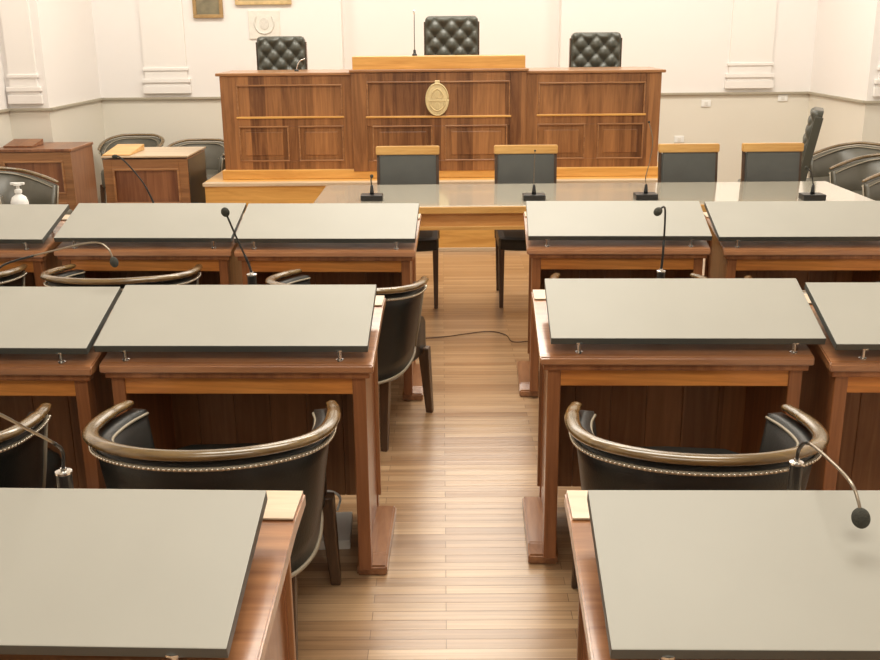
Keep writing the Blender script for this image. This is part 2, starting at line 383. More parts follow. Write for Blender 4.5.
# ------------------------------------------------------------------ writing desks
DW = 0.852
def make_desk(label, lid_off, group=None, aisle=0):
    t = thing('writing_desk', label, 'desk', group=group)
    hw = DW / 2
    bm = bmesh.new()
    prism_x(bm, [(0, 0.733), (0.004, 0.757), (0.014, 0.763), (0.40, 0.838), (0.52, 0.842), (0.52, 0.812), (0.40, 0.808), (0.03, 0.733)], -hw, hw)
    bmesh.ops.bevel(bm, geom=list(bm.edges), offset=0.004, segments=2, affect='EDGES')
    obj('desktop', bm, M['top'], t)
    bm = bmesh.new(); prism_x(bm, [(0.402, 0.8405), (0.516, 0.844), (0.516, 0.847), (0.402, 0.8435)], -hw + 0.004, hw - 0.004)
    obj('rear_ledge', bm, M['pale'], t, label='pale flat ledge along the far edge')
    obj('cove_moulding', B(-hw + 0.012, hw - 0.012, 0.012, 0.05, 0.712, 0.736, bev=0.005), M['post'], t)
    obj('apron', B(-hw + 0.06, hw - 0.06, 0.03, 0.055, 0.655, 0.715, bev=0.003), M['apron'], t)
    for s in (-1, 1):
        xo = s * (hw - 0.026); xi = s * (hw - 0.068)
        obj('leg', B(min(xo, xi), max(xo, xi), 0.024, 0.075, 0.04, 0.715, bev=0.004), M['post'], t)
        a, b = sorted((s * (hw - 0.046), s * (hw - 0.066)))
        bm = bmesh.new(); prism_x(bm, [(0.075, 0.05), (0.47, 0.05), (0.47, 0.80), (0.40, 0.80), (0.075, 0.735)], a, b)
        obj('side_panel', bm, M['post'], t)
        a, b = sorted((s * (hw + (0.022 if s == aisle else -0.008)), s * (hw - 0.078)))
        bm = bmesh.new(); prism_x(bm, [(0.055, 0), (0.50, 0), (0.50, 0.035), (0.46, 0.055), (0.11, 0.055), (0.055, 0.035)], a, b, 0.006)
        obj('foot', bm, M['foot'], t)
        xo = s * (hw - 0.042); obj('rear_leg', B(min(xo, xi), max(xo, xi), 0.47, 0.51, 0.04, 0.81, bev=0.004), M['post'], t)
    bm = bmesh.new(); n = 6; wd = (DW - 0.064) / n
    for k in range(n):
        x0 = -hw + 0.032 + k * wd; box(bm, x0 + 0.0004, x0 + wd - 0.0004, 0.475, 0.493, 0.09, 0.808, 0.003)
    obj('back_panel', bm, M['plank'], t)
    obj('shelf', B(-hw + 0.05, hw - 0.05, 0.25, 0.475, 0.60, 0.615), M['plank'], t)
    # slanted grey writing board on four chrome pegs
    a = math.radians(18.1); L = 0.354
    bm = bmesh.new(); box(bm, -0.425, 0.425, 0, L, -0.024, 0.0, 0.0025)
    for f in bm.faces: f.material_index = 0 if f.normal.z > 0.9 or f.calc_center_median().z > -0.003 and abs(f.normal.z) > .5 else 1
    bmesh.ops.rotate(bm, verts=bm.verts, cent=(0, 0, 0), matrix=Matrix.Rotation(a, 3, 'X'))
    lid = obj('writing_board', bm, [M['lid'], M['lidedge']], t, loc=(lid_off, 0.010, 0.82), label='grey slanted writing board raised on pegs')
    for sx in (-0.335, 0.335):
        for yy in (0.02, 0.30):
            zt = yy * math.tan(a) - 0.023; zb = 0.763 + (yy + 0.01 - 0.014) * (0.075 / 0.386) - 0.82
            bm = bmesh.new(); lathe(bm, [(0.012, zb), (0.012, zb + 0.004), (0.007, zb + 0.006), (0.007, zt - 0.008), (0.018, zt - 0.004), (0.018, zt)], 12, (sx, yy, 0))
            obj('peg', bm, M['chrome'], lid, smooth=False)
    return t
desks = {
 'D1': (0.614, 2.990, 0.48, 0.032, 'writing desk right of the aisle with an armchair tucked under it, second row'),
 'C2': (-0.756, 2.895, 0.60, -0.014, 'writing desk left of the aisle behind the nearest left armchair'),
 'C1': (-1.622, 2.865, 0.0, -0.01, 'writing desk at left picture edge in the middle row, outer neighbour of the aisle desk'),
 'D2': (1.494, 2.938, 0.35, 0.014, 'writing desk at right picture edge in the middle row, no armchair at it'),
 'B1': (0.643, 4.607, -0.30, 0.005, 'farthest-row writing desk just right of the aisle, bright board, near the table'),
 'A3': (-0.730, 4.552, -0.24, 0.0, 'farthest-row writing desk just left of the aisle, brightest grey board'),
 'B2': (1.552, 4.590, 0.67, -0.025, 'farthest-row writing desk at right picture edge'),
 'A2': (-1.600, 4.570, -0.6, 0.004, 'farthest-row writing desk, second from the aisle on the left side'),
 'A1': (-2.485, 4.545, -1.1, 0.0, 'farthest-row writing desk at left picture edge carrying the white pump bottle'),
 'E': (-0.782, 1.330, 0.0, -0.038, 'nearest writing desk at bottom left, its grey board filling the corner'),
 'F': (0.608, 1.352, 1.1, 0.022, 'nearest writing desk at bottom right, under the big microphone head'),
}
for k, (x, y, r, lo, lab) in desks.items():
    d = make_desk(lab, lo, 'writing desks in rows either side of the aisle', {'D1': -1, 'B1': -1, 'F': -1, 'C2': 1, 'A3': 1, 'E': 1}.get(k, 0))
    d.location = T(x, y); d.rotation_euler = (0, 0, RHO + math.radians(r))

# ------------------------------------------------------------------ tub armchairs
UP = [(0.308, 0.13), (0.327, 0.05), (0.335, -0.06), (0.322, -0.16), (0.27, -0.25), (0.16, -0.325), (0.0, -0.350)]
UP = UP + [(-x, y) for x, y in UP[-2::-1]]
PATH = [(p.x * 0.965, p.y) for p in catmull([(x, y, 0) for x, y in UP], 6)]
RISE = [0.692, 0.040]
def railz(y): return RISE[0] + RISE[1] * min(1, max(0, (0.13 - y) / 0.45)) ** 1.1
def offset_path(d, sc_=1.0):
    out = []
    for i, (x, y) in enumerate(PATH):
        a = PATH[max(0, i - 1)]; b = PATH[min(len(PATH) - 1, i + 1)]
        t = Vector((b[0] - a[0], b[1] - a[1])).normalized(); n = Vector((t.y, -t.x))   # right-hand normal
        if n.dot(Vector((x, y + 0.02))) < 0: n = -n
        out.append((x * sc_ + n.x * d, (y - 0.0) * sc_ + n.y * d))
    return out
def make_tub(label, group=None, shell='leather', inner='leather_i'):
    t = thing('tub_armchair', label, 'armchair', group=group)
    N = len(PATH)
    # leather shell
    o_top = offset_path(-0.006); o_mid = offset_path(-0.012, 0.985); o_bot = offset_path(-0.02, 0.90)
    i_top = offset_path(-0.050); i_bot = offset_path(-0.072, 0.96)
    bm = bmesh.new(); loops = []
    for i in range(N):
        y = PATH[i][1]; rz = railz(y) - 0.014; fr = min(1, max(0, (y + 0.33) / 0.46)); zb = 0.315 + 0.06 * fr
        prof = [(*i_bot[i], 0.43), (*i_top[i], rz), (*o_top[i], rz)]
        for q in range(1, 5):
            u = q / 5; prof.append((o_top[i][0] * (1 - u) + o_bot[i][0] * u, o_top[i][1] * (1 - u) + o_bot[i][1] * u, rz * (1 - u) + zb * u))
        prof.append((*o_bot[i], zb)); prof.append((i_bot[i][0] * 0.97, i_bot[i][1] * 0.97, zb))
        loops.append([bm.verts.new(p) for p in prof])
    K = len(loops[0])
    for i in range(N - 1):
        for k in range(K): bm.faces.new((loops[i][k], loops[i][(k + 1) % K], loops[i + 1][(k + 1) % K], loops[i + 1][k]))
    bm.faces.new(loops[0]); bm.faces.new(loops[-1][::-1])
    obj('backrest', bm, M[shell], t, smooth=True)
    # wooden rail: flattened profile swept along the U
    bm = bmesh.new(); rings = []; seg = 10
    for i, (x, y) in enumerate(PATH):
        a = PATH[max(0, i - 1)]; b = PATH[min(N - 1, i + 1)]
        tv = Vector((b[0] - a[0], b[1] - a[1])).normalized(); n = Vector((tv.y, -tv.x)); z = railz(y) + 0.004
        e = min(i, N - 1 - i); s = 0.5 if e == 0 else (0.8 if e < 4 else (0.9 if e < 8 else 1.0))
        rings.append([bm.verts.new((x + n.x * 0.0215 * s * math.cos(2 * PI * k / seg) , y + n.y * 0.0215 * s * math.cos(2 * PI * k / seg), z + 0.0135 * s * math.sin(2 * PI * k / seg))) for k in range(seg)])
    for i in range(N - 1):
        for k in range(seg): bm.faces.new((rings[i][k], rings[i][(k + 1) % seg], rings[i + 1][(k + 1) % seg], rings[i + 1][k]))
    bm.faces.new(rings[0]); bm.faces.new(rings[-1][::-1])
    obj('top_rail', bm, M['rail'], t, smooth=True, label='polished wooden rail curving round the back and arms')
    # trims
    op = offset_path(0.000); bm = bmesh.new()
    tube(bm, [(op[i][0], op[i][1], railz(PATH[i][1]) - 0.034) for i in range(N)], 0.006, 6)
    ob = obj('outer_piping', bm, M['pipe'], t, smooth=True)
    bm = bmesh.new(); acc = 0.0; op2 = offset_path(0.005)
    for i in range(N - 1):
        a = Vector((*op2[i], railz(PATH[i][1]) - 0.033)); b = Vector((*op2[i + 1], railz(PATH[i + 1][1]) - 0.033)); L = (b - a).length
        while acc < L:
            p = a.lerp(b, acc / L)
            bmesh.ops.create_icosphere(bm, subdivisions=1, radius=0.0048, matrix=Matrix.Translation(p)); acc += 0.0135
        acc -= L
    obj('nailhead_trim', bm, M['brass'], t, smooth=True, label='row of small brass nail heads under the rail')
    ip = offset_path(-0.053); bm = bmesh.new()
    tube(bm, [(ip[i][0], ip[i][1], railz(PATH[i][1]) - 0.026) for i in range(N)], 0.0045, 6)
    obj('inner_piping', bm, M['pipe'], t, smooth=True)
    bp = offset_path(-0.018, 0.90); bm = bmesh.new()
    tube(bm, [(bp[i][0], bp[i][1], 0.313 + 0.06 * min(1, max(0, (PATH[i][1] + 0.33) / 0.46))) for i in range(N)], 0.007, 6)
    obj('lower_piping', bm, M['pipe'], t, smooth=True)
    for q in (0, N - 1):
        yq = PATH[q][1]; bm = bmesh.new()
        tube(bm, [(o_top[q][0], yq + 0.004, railz(yq) - 0.02), ((o_top[q][0] + o_bot[q][0]) / 2, yq * 0.95 + 0.004, 0.5), (o_bot[q][0], o_bot[q][1] + 0.003, 0.36)], 0.005, 6)
        obj('arm_front_piping', bm, M['pipe'], t, smooth=True)
    # seat cushion
    out = []
    inn = offset_path(-0.066, 0.97)
    pts = [p for p in inn[3:-3:2]]
    pts = pts + [(-0.25, 0.18), (-0.25, 0.29), (-0.20, 0.335), (0.0, 0.35), (0.20, 0.335), (0.25, 0.29), (0.25, 0.18)]
    bm = bmesh.new(); rr = []
    for (s, z) in ((0.97, 0.30), (1.0, 0.315), (1.0, 0.445), (0.975, 0.470), (0.90, 0.485), (0.6, 0.495), (0.25, 0.498)):
        rr.append([bm.verts.new((x * s, 0.03 + (y - 0.03) * s, z)) for x, y in pts])
    n = len(pts)
    for i in range(len(rr) - 1):
        for k in range(n): bm.faces.new((rr[i][k], rr[i][(k + 1) % n], rr[i + 1][(k + 1) % n], rr[i + 1][k]))
    bm.faces.new(rr[0][::-1]); bm.faces.new(rr[-1])
    obj('seat', bm, M[inner], t, smooth=True)
    for s in (-1, 1):
        obj('front_leg', taper_leg(bmesh.new(), s * 0.268, 0.285, s * 0.25, 0.262, 0, 0.33, 0.016, 0.025), M['darkleg'], t)
        obj('rear_leg', taper_leg(bmesh.new(), s * 0.205, -0.21, s * 0.20, -0.16, 0, 0.34, 0.014, 0.022), M['darkleg'], t)
    return t
g = 'leather tub armchairs at the writing desks'
tub0 = make_tub('black leather tub armchair in the left foreground beside the aisle', g)
tub0.location = T(-0.735, 2.615); tub0.rotation_euler = (0, 0, RHO + math.radians(1))
for (x, y, r, lab) in (
    (0.578, 2.615, -1, 'black leather tub armchair right of the aisle in the foreground'),
    (-1.575, 2.585, 0, 'dark tub armchair cut by the left picture edge, behind the left microphone base'),
    (-0.565, 4.245, -13, 'dark tub armchair left of the aisle, its shell and legs seen beside the second-row desk'),
    (-1.62, 4.41, 0, 'tub armchair in the farther left row with its whole curved rail above the second-row boards'),
    (-2.45, 4.40, 2, 'tub armchair at the far left row end, only its rail showing at the picture edge'),
    (0.640, 4.235, 0, 'tub armchair tucked under the farthest right aisle desk, mostly hidden'),
    (1.470, 4.190, 0, 'tub armchair tucked under the farthest desk at the right picture edge')):
    dup(tub0, T(x, y), RHO + math.radians(r), lab, g)
# lighter armchairs along the side walls
g2 = 'grey leather tub armchairs along the side walls'
RISE[0] = 0.66; RISE[1] = 0.105
side0 = make_tub('grey leather tub armchair by the left wall in front of the panelled side desk', g2, 'olive', 'olive')
side0.location = (-3.16, 7.38, 0); side0.rotation_euler = (0, 0, math.radians(-112))
for (x, y, r, lab) in (
    (-3.12, 10.10, 180, 'tub armchair with a rounded dark back behind the small box desk, left one of two'),
    (-2.33, 9.55, 180, 'tub armchair with a rounded back behind the small box desk, right one nearest the bench'),
    (3.44, 8.62, 112, 'grey tub armchair by the right wall, farthest of the three'),
    (3.32, 7.78, 112, 'grey tub armchair by the right wall, middle of the three'),
    (3.30, 7.08, 112, 'grey tub armchair by the right wall, nearest of the three')):
    sd = dup(side0, (x, y, 0), math.radians(r), lab, g2)
    if r == 180: sd.scale = (0.93, 0.93, 0.97)

# ------------------------------------------------------------------ long table and its chairs
tb = thing('long_table', 'long table with a polished pale top in front of the dais', 'table', (0.88, 5.76, 0))
TL, TD = 3.30, 0.86
obj('table_top', B(-TL / 2, TL / 2, 0.0, TD, 0.745, 0.77, bev=0.003), M['glass'], tb, label='polished pale reflective top')
obj('table_edge', B(-TL / 2 - 0.006, TL / 2 + 0.006, -0.012, 0.002, 0.725, 0.766, bev=0.004), M['honey2'], tb)
obj('apron', B(-TL / 2 + 0.03, TL / 2 - 0.03, 0.02, 0.045, 0.645, 0.745), M['tabapron'], tb)
obj('apron_lip', B(-TL / 2 + 0.025, TL / 2 - 0.025, 0.008, 0.05, 0.625, 0.647, bev=0.004), M['honey2'], tb)
obj('apron', B(-TL / 2 + 0.03, TL / 2 - 0.03, TD - 0.045, TD - 0.02, 0.665, 0.745), M['tabapron'], tb)
for sx in (-1, 1):
    for yy in (0.05, TD - 0.05):
        obj('leg', taper_leg(bmesh.new(), sx * (TL / 2 - 0.06), yy, sx * (TL / 2 - 0.06), yy, 0, 0.745, 0.022, 0.032), M['tabapron'], tb)
def make_conf(label):
    t = thing('table_chair', label, 'chair', group='chairs behind the long table')
    # local: faces -y (toward the viewer), seat front at -0.24
    bm = bmesh.new(); pts = []
    for k in range(10):
        a = PI * k / 9; pts.append((-0.205 * math.cos(a) * (1 if True else 0), -0.19 - 0.07 * math.sin(a) ** 0.8))
    pts = [(-0.205, 0.20)] + pts + [(0.205, 0.20)]
    rr = []
    for (s, z) in ((0.97, 0.385), (1.0, 0.395), (1.0, 0.44), (0.97, 0.455), (0.8, 0.462)):
        rr.append([bm.verts.new((x * s, y * s, z)) for x, y in pts])
    n = len(pts)
    for i in range(len(rr) - 1):
        for k in range(n): bm.faces.new((rr[i][k], rr[i][(k + 1) % n], rr[i + 1][(k + 1) % n], rr[i + 1][k]))
    bm.faces.new(rr[0][::-1]); bm.faces.new(rr[-1])
    obj('seat', bm, M['leather'], t, smooth=False)
    for s in (-1, 1):
        obj('front_leg', taper_leg(bmesh.new(), s * 0.185, -0.22, s * 0.185, -0.20, 0, 0.39, 0.013, 0.019), M['darkleg'], t)
        obj('rear_leg', taper_leg(bmesh.new(), s * 0.18, 0.24, s * 0.185, 0.20, 0, 0.39, 0.013, 0.019), M['darkleg'], t)
        bm = bmesh.new(); prism_x(bm, [(0.185, 0.38), (0.215, 0.38), (0.285, 0.955), (0.26, 0.955)], s * 0.20 - 0.010, s * 0.20 + 0.010, 0.003)
        obj('back_stile', bm, M['darkleg'], t)
    bm = bmesh.new(); prism_x(bm, [(0.195, 0.52), (0.225, 0.52), (0.278, 0.945), (0.238, 0.945)], -0.19, 0.19, 0.008)
    obj('backrest', bm, M['greyleather'], t)
    bm = bmesh.new(); prism_x(bm, [(0.236, 0.945), (0.287, 0.945), (0.292, 1.0), (0.240, 1.0)], -0.214, 0.214, 0.005)
    obj('top_rail', bm, M['honey2'], t, label='honey coloured wooden rail across the top')
    return t
cf = make_conf('wood-topped chair behind the long table, leftmost of four')
cf.location = (-0.235, 6.55, 0)
for (x, r, lab) in ((0.562, 0, 'wood-topped chair behind the long table, second from the left'),
                    (1.660, 0, 'wood-topped chair behind the long table, third from left, at the end of the bench'),
                    (2.225, 0, 'wood-topped chair behind the long table, rightmost of four, against the pale wall')):
    cc = dup(cf, (x, 6.55, 0), math.radians(r), lab, 'chairs behind the long table')
    if x > 1: cc.scale = (0.95, 1, 1)

# ------------------------------------------------------------------ tufted high-back chairs
def make_tufted(label, loc, top, wd, bottom=0.62, rz=PI, group='buttoned leather chairs', arms=True, post='darkleg'):
    """faces local +y; the tufted face is the +y side"""
    t = thing('tufted_chair', label, 'chair', loc, rz, group)
    h = top - bottom; hw = wd / 2
    nx, nz = 44, 44; px, pz = wd / 3.2, 0.15
    def front(x, z):
        u, v = x / px, (top - 0.03 - z) / pz
        c = abs(math.sin(PI * (u + v) / 1.0)) * abs(math.sin(PI * (u - v) / 1.0))
        ed = min(1, (hw - abs(x)) / 0.03, (top - z) / 0.03, (z - bottom) / 0.03); ed = max(0, ed)
        c2 = (0.5 * (1 + math.cos(2 * PI * u)) * 0.5 * (1 + math.cos(2 * PI * v)) + 0.5 * (1 - math.cos(2 * PI * u)) * 0.5 * (1 - math.cos(2 * PI * v))); c = c ** 0.6
        return 0.035 + 0.024 * c * ed - 0.010 * c2 ** 2 * ed + 0.015 * math.sqrt(ed)
    bm = bmesh.new(); G = []
    for j in range(nz + 1):
        row = []
        for i in range(nx + 1):
            x = -hw + wd * i / nx; z = bottom + h * j / nz
            # rounded upper corners
            cr = 0.045; dx = abs(x) - (hw - cr); dzz = z - (top - cr)
            if dx > 0 and dzz > 0:
                l = math.hypot(dx, dzz)
                mx = max(dx, dzz)
                if l > 0: k = mx / l; x = math.copysign(hw - cr + dx * k, x); z = top - cr + dzz * k
            row.append(bm.verts.new((x, front(x, z), z)))
        G.append(row)
    Bk = [[bm.verts.new((v.co.x, -0.02, v.co.z)) for v in row] for row in G]
    for j in range(nz):
        for i in range(nx):
            bm.faces.new((G[j][i], G[j][i + 1], G[j + 1][i + 1], G[j + 1][i])); bm.faces.new((Bk[j][i], Bk[j + 1][i], Bk[j + 1][i + 1], Bk[j][i + 1]))
    for i in range(nx):
        bm.faces.new((G[0][i], Bk[0][i], Bk[0][i + 1], G[0][i + 1])); bm.faces.new((G[nz][i], G[nz][i + 1], Bk[nz][i + 1], Bk[nz][i]))
    for j in range(nz):
        bm.faces.new((G[j][0], G[j + 1][0], Bk[j + 1][0], Bk[j][0])); bm.faces.new((G[j][nx], Bk[j][nx], Bk[j + 1][nx], G[j + 1][nx]))
    bk = obj('backrest', bm, M['tuft'], t, smooth=True)
    for a in range(-4, 5):
        for b in range(0, 9):
            if (a + b) % 2: continue
            x = a * px / 2; z = top - 0.03 - b * pz / 2
            if abs(x) < hw - 0.03 and z < top - 0.035 and z > bottom + 0.03:
                bb = bmesh.new(); bmesh.ops.create_uvsphere(bb, u_segments=10, v_segments=6, radius=0.011)
                obj('button', bb, M['leather'], bk, smooth=True, loc=(x, 0.036, z))
    for s in (-1, 1):
        fr = bmesh.new(); box(fr, s * (hw + 0.006) - 0.006, s * (hw + 0.006) + 0.006, -0.03, 0.035, 0.40, top - 0.05, 0.005)
        obj('back_post', fr, M[post], t)
    obj('seat', B(-hw, hw, 0.02, 0.50, 0.38, 0.50, bev=0.03), M['tuft'], t, smooth=False)
    for s in (-1, 1):
      if arms:
        obj('armrest', B(s * (hw + 0.02) - 0.025, s * (hw + 0.02) + 0.025, 0.0, 0.40, 0.62, 0.66, bev=0.012), M['darkleg'], t)
        obj('arm_support', B(s * (hw + 0.02) - 0.015, s * (hw + 0.02) + 0.015, 0.34, 0.38, 0.42, 0.63), M['darkleg'], t)
      for yy in (0.0, 0.45):
            obj('leg', taper_leg(bmesh.new(), s * (hw - 0.03), yy + 0.01, s * (hw - 0.03), yy + 0.01, 0, 0.40, 0.016, 0.024), M['darkleg'], t)
    return t
make_tufted('black buttoned leather chair behind the left end of the bench', (-1.48, 9.60, dz), 1.13, 0.44)
make_tufted('tallest black buttoned leather chair, behind the middle of the bench', (0.092, 9.60, dz), 1.295, 0.485)
make_tufted('black buttoned leather chair behind the right end of the bench', (1.42, 9.60, dz), 1.14, 0.455)
ob = make_tufted('dark high-backed chair seen edge-on by the right wall', (2.96, 8.32, 0), 1.12, 0.42, rz=1.24, group=None, arms=False, post='tuft')
for ch in ob.children:
    if ch.name.startswith(('backrest', 'back_post')):
        ch.matrix_local = Matrix.Translation((0, 0, 0.45)) @ Matrix.Rotation(math.radians(10), 4, 'X') @ Matrix.Translation((0, 0, -0.45))

# ------------------------------------------------------------------ side desks on the left
def side_desk(label, x0, x1, y, zt, rest, depth=0.62):
    t = thing('side_desk', label, 'desk', ((x0 + x1) / 2, y, 0)); hw = (x1 - x0) / 2
    body = obj('cabinet_body', B(-hw, hw, 0, depth, 0.0, zt - 0.025), M['side'], t)
    st = bmesh.new()
    for a, b, c, e in ((-hw, -hw + 0.07, 0.02, zt - 0.03), (hw - 0.07, hw, 0.02, zt - 0.03), (-hw + 0.07, hw - 0.07, zt - 0.10, zt - 0.03), (-hw + 0.07, hw - 0.07, 0.02, 0.12), (-hw + 0.07, hw - 0.07, 0.34, 0.41)):
        box(st, a, b, -0.014, 0.002, c, e, 0.003)
    obj('framing', st, M['bench_h'], body)
    for z0, z1 in ((0.41, zt - 0.10), (0.12, 0.34)):
        m = bmesh.new(); frame_mould(m, -hw + 0.07, hw - 0.07, z0, z1, -0.008, 0.018, 0.014); obj('panel_moulding', m, M['mould'], body)
    return t
s1 = side_desk('dark panelled side desk against the left wall at the picture edge', -3.86, -3.20, 8.68, 0.80, False, 0.55)
obj('desk_top', B(-0.34, 0.34, -0.02, 0.56, 0.775, 0.80, bev=0.005), M['side'], s1)
s2 = side_desk('small brown panelled box desk with a pale top, left of the bench', -2.74, -2.06, 8.12, 0.80, True, 0.62)
obj('open_side_shade', B(0.339, 0.343, 0.01, 0.61, 0.03, 0.765), M['black'], s2, label='black panel painting the shade inside the open right side')  # flat black sheet stands in for the shade inside the desk
obj('desk_top', B(-0.35, 0.35, -0.02, 0.64, 0.785, 0.80, bev=0.004), M['pale'], s2, label='pale honey top')
bm = bmesh.new(); prism_y(bm, [(-0.345, 0.801), (-0.10, 0.801), (-0.345, 0.805)], 0.0, 0.3)
bm = bmesh.new(); prism_x(bm, [(0.0, 0.801), (0.42, 0.801), (0.42, 0.85), (0.0, 0.808)], -0.345, -0.12, 0.003)
obj('reading_slope', bm, M['honey'], s2)
bk = bmesh.new(); prism_x(bk, [(0, 0), (0.25, 0), (0.25, 0.05), (0.0, 0.012)], -0.13, 0.13, 0.003)
tag(obj('book_rest', bk, M['side'], loc=(-3.70, 8.80, 0.801)), 'small sloping wooden rest on the dark side desk', 'book rest')

# ------------------------------------------------------------------ microphones
def gooseneck(label, base, pts, head_dir=None, br=0.016, bh=0.12, sr=0.0035, hr=0.014, hl=0.036, stem='steel', group='gooseneck microphones on the desks', upper=None):
    """base=(x,y,z0); pts = world points of the stem, last one the head centre"""
    bx_, by_, bz_ = base
    t = thing('gooseneck_microphone', label, 'microphone', base, 0, group)
    bm = bmesh.new(); lathe(bm, [(br * 1.15, 0), (br * 1.15, 0.006), (br, 0.01), (br, bh - 0.006), (br * 0.85, bh)], 16)
    b_ = obj('base', bm, M['black'], t, smooth=False)
    bm = bmesh.new(); lathe(bm, [(br * 1.1, bh - 0.003), (br * 1.1, bh + 0.001), (br * 0.45, bh + 0.003), (br * 0.4, bh + 0.008)], 16)
    obj('collar', bm, M['chrome'], b_)
    loc = [(p[0] - bx_, p[1] - by_, p[2] - bz_) for p in pts]
    loc = [(0, 0, bh + 0.005)] + loc
    c = catmull(loc, 6)
    k = int(len(c) * 0.35)
    obj('gooseneck', tube(bmesh.new(), c[:k + 1], sr * 1.25, 8), M['black'], t, smooth=True)
    obj('stem', tube(bmesh.new(), c[k:], sr, 8), M[stem], t, smooth=True)
    d = (Vector(c[-1]) - Vector(c[-4])).normalized(); hc = Vector(c[-1])
    bm = bmesh.new(); bmesh.ops.create_uvsphere(bm, u_segments=18, v_segments=12, radius=1.0)
    bmesh.ops.scale(bm, vec=(hr, hr, hl / 2), verts=bm.verts)
    q = d.to_track_quat('Z', 'Y').to_matrix()
    bmesh.ops.rotate(bm, verts=bm.verts, cent=(0, 0, 0), matrix=q); bmesh.ops.translate(bm, verts=bm.verts, vec=hc)
    obj('windscreen', bm, M['foam'], t, smooth=True)
    return t
LZ = 0.848
gooseneck('large foreground microphone arching over the bottom right desk', (0.692, 1.812, LZ),
          [(0.692, 1.805, 0.955), (0.691, 1.76, 0.986), (0.695, 1.66, 0.994), (0.700, 1.58, 0.99), (0.704, 1.55, 0.968), (0.707, 1.54, 0.942)],
          br=0.0125, bh=0.075, sr=0.003, hr=0.0155, hl=0.036)
gooseneck('microphone at the left picture edge standing on the bottom left desk', (-0.755, 1.815, LZ),
          [(-0.752, 1.815, 0.955), (-0.757, 1.79, 0.985), (-0.776, 1.72, 1.045), (-0.785, 1.64, 1.105), (-0.80, 1.56, 1.155), (-0.81, 1.50, 1.16)],
          br=0.015, bh=0.065, sr=0.003)
gooseneck('thin microphone on the middle row desk left of the aisle, leaning left', (-0.662, 3.362, LZ),
          [(-0.672, 3.36, 0.985), (-0.700, 3.33, 1.08), (-0.713, 3.29, 1.148), (-0.718, 3.27, 1.176)], br=0.016, bh=0.095, sr=0.0035, stem='black')
gooseneck('thin upright microphone on the middle row desk right of the aisle', (0.760, 3.405, LZ),
          [(0.763, 3.405, 1.0), (0.762, 3.40, 1.13), (0.752, 3.385, 1.162), (0.728, 3.36, 1.150)], br=0.014, bh=0.085, sr=0.0035, stem='black')
gooseneck('microphone bending right from the middle row desk at the left picture edge', (-1.545, 3.345, LZ),
          [(-1.50, 3.34, 0.99), (-1.335, 3.32, 1.037), (-1.169, 3.27, 1.078), (-1.112, 3.25, 1.062), (-1.092, 3.24, 1.017)], br=0.015, bh=0.09, sr=0.003)
gooseneck('thin dark microphone in the farthest left row, in front of the box desk', (-1.458, 5.02, LZ),
          [(-1.475, 5.02, 0.96), (-1.50, 5.0, 1.03), (-1.55, 4.98, 1.11), (-1.59, 4.96, 1.16), (-1.61, 4.95, 1.165)], br=0.013, bh=0.06, sr=0.004, stem='black', hr=0.010, hl=0.03)
def table_mic(label, x, y, z0, pts, sr=0.004, stem='black', hr=0.011):
    t = thing('table_microphone', label, 'microphone', (x, y, z0), 0, 'microphones on the long table')
    obj('base', B(-0.066, 0.066, -0.05, 0.05, 0, 0.035, bev=0.006), M['black'], t)
    bm = bmesh.new(); lathe(bm, [(0.014, 0.035), (0.012, 0.05), (0.008, 0.085), (0.005, 0.09)], 12); obj('collar', bm, M['black'], t, smooth=True)
    c = catmull([(0, 0, 0.085)] + [(p[0] - x, p[1] - y, p[2] - z0) for p in pts], 6)
    obj('stem', tube(bmesh.new(), c, sr, 8), M[stem], t, smooth=True)
    bm = bmesh.new(); bmesh.ops.create_uvsphere(bm, u_segments=14, v_segments=10, radius=hr); bmesh.ops.translate(bm, verts=bm.verts, vec=c[-1])
    obj('windscreen', bm, M['foam'], t, smooth=True); return t
table_mic('short microphone on the long table, leftmost of four', -0.427, 6.0, 0.77, [(-0.43, 6.0, 0.89), (-0.424, 5.98, 0.915)])
table_mic('microphone on the long table in front of the second chair', 0.544, 5.96, 0.77, [(0.542, 5.96, 0.90), (0.544, 5.96, 1.00), (0.546, 5.96, 1.06)], sr=0.002, hr=0.006, stem='steel')
table_mic('microphone with a long pale stem on the long table, third from the left', 1.210, 5.95, 0.77, [(1.205, 5.95, 0.9), (1.225, 5.95, 1.0), (1.231, 5.93, 1.118), (1.198, 5.9, 1.226)], sr=0.003, hr=0.007, stem='steel')
table_mic('microphone on the long table, rightmost of four', 2.178, 5.88, 0.77, [(2.172, 5.88, 0.88), (2.155, 5.87, 0.93), (2.12, 5.86, 0.96)])
t = thing('bench_microphone', 'tall thin upright microphone on the raised ledge of the bench', 'microphone', (-0.222, 8.47, dz + 0.972))
bm = bmesh.new(); lathe(bm, [(0.022, 0), (0.02, 0.012), (0.012, 0.02), (0.010, 0.045), (0.004, 0.05)], 14); obj('base', bm, M['black'], t)
obj('stem', tube(bmesh.new(), [(0, 0, 0.045), (0, 0, 0.18), (0.002, 0, 0.33)], 0.0032, 8), M['black'], t, smooth=True)
bm = bmesh.new(); lathe(bm, [(0.004, 0.325), (0.009, 0.33), (0.009, 0.35), (0.004, 0.356)], 12); obj('capsule', bm, M['chrome'], t)
t = thing('bench_microphone', 'short curved microphone on the left end of the bench', 'microphone', (-1.21, 8.6, dz + 0.853))
bm = bmesh.new(); lathe(bm, [(0.02, 0), (0.018, 0.01), (0.006, 0.016)], 14); obj('base', bm, M['black'], t)
obj('stem', tube(bmesh.new(), catmull([(0, 0, 0.01), (0.01, 0, 0.05), (0.035, 0, 0.085), (0.075, 0, 0.10)], 5), 0.004, 8), M['chrome'], t, smooth=True)
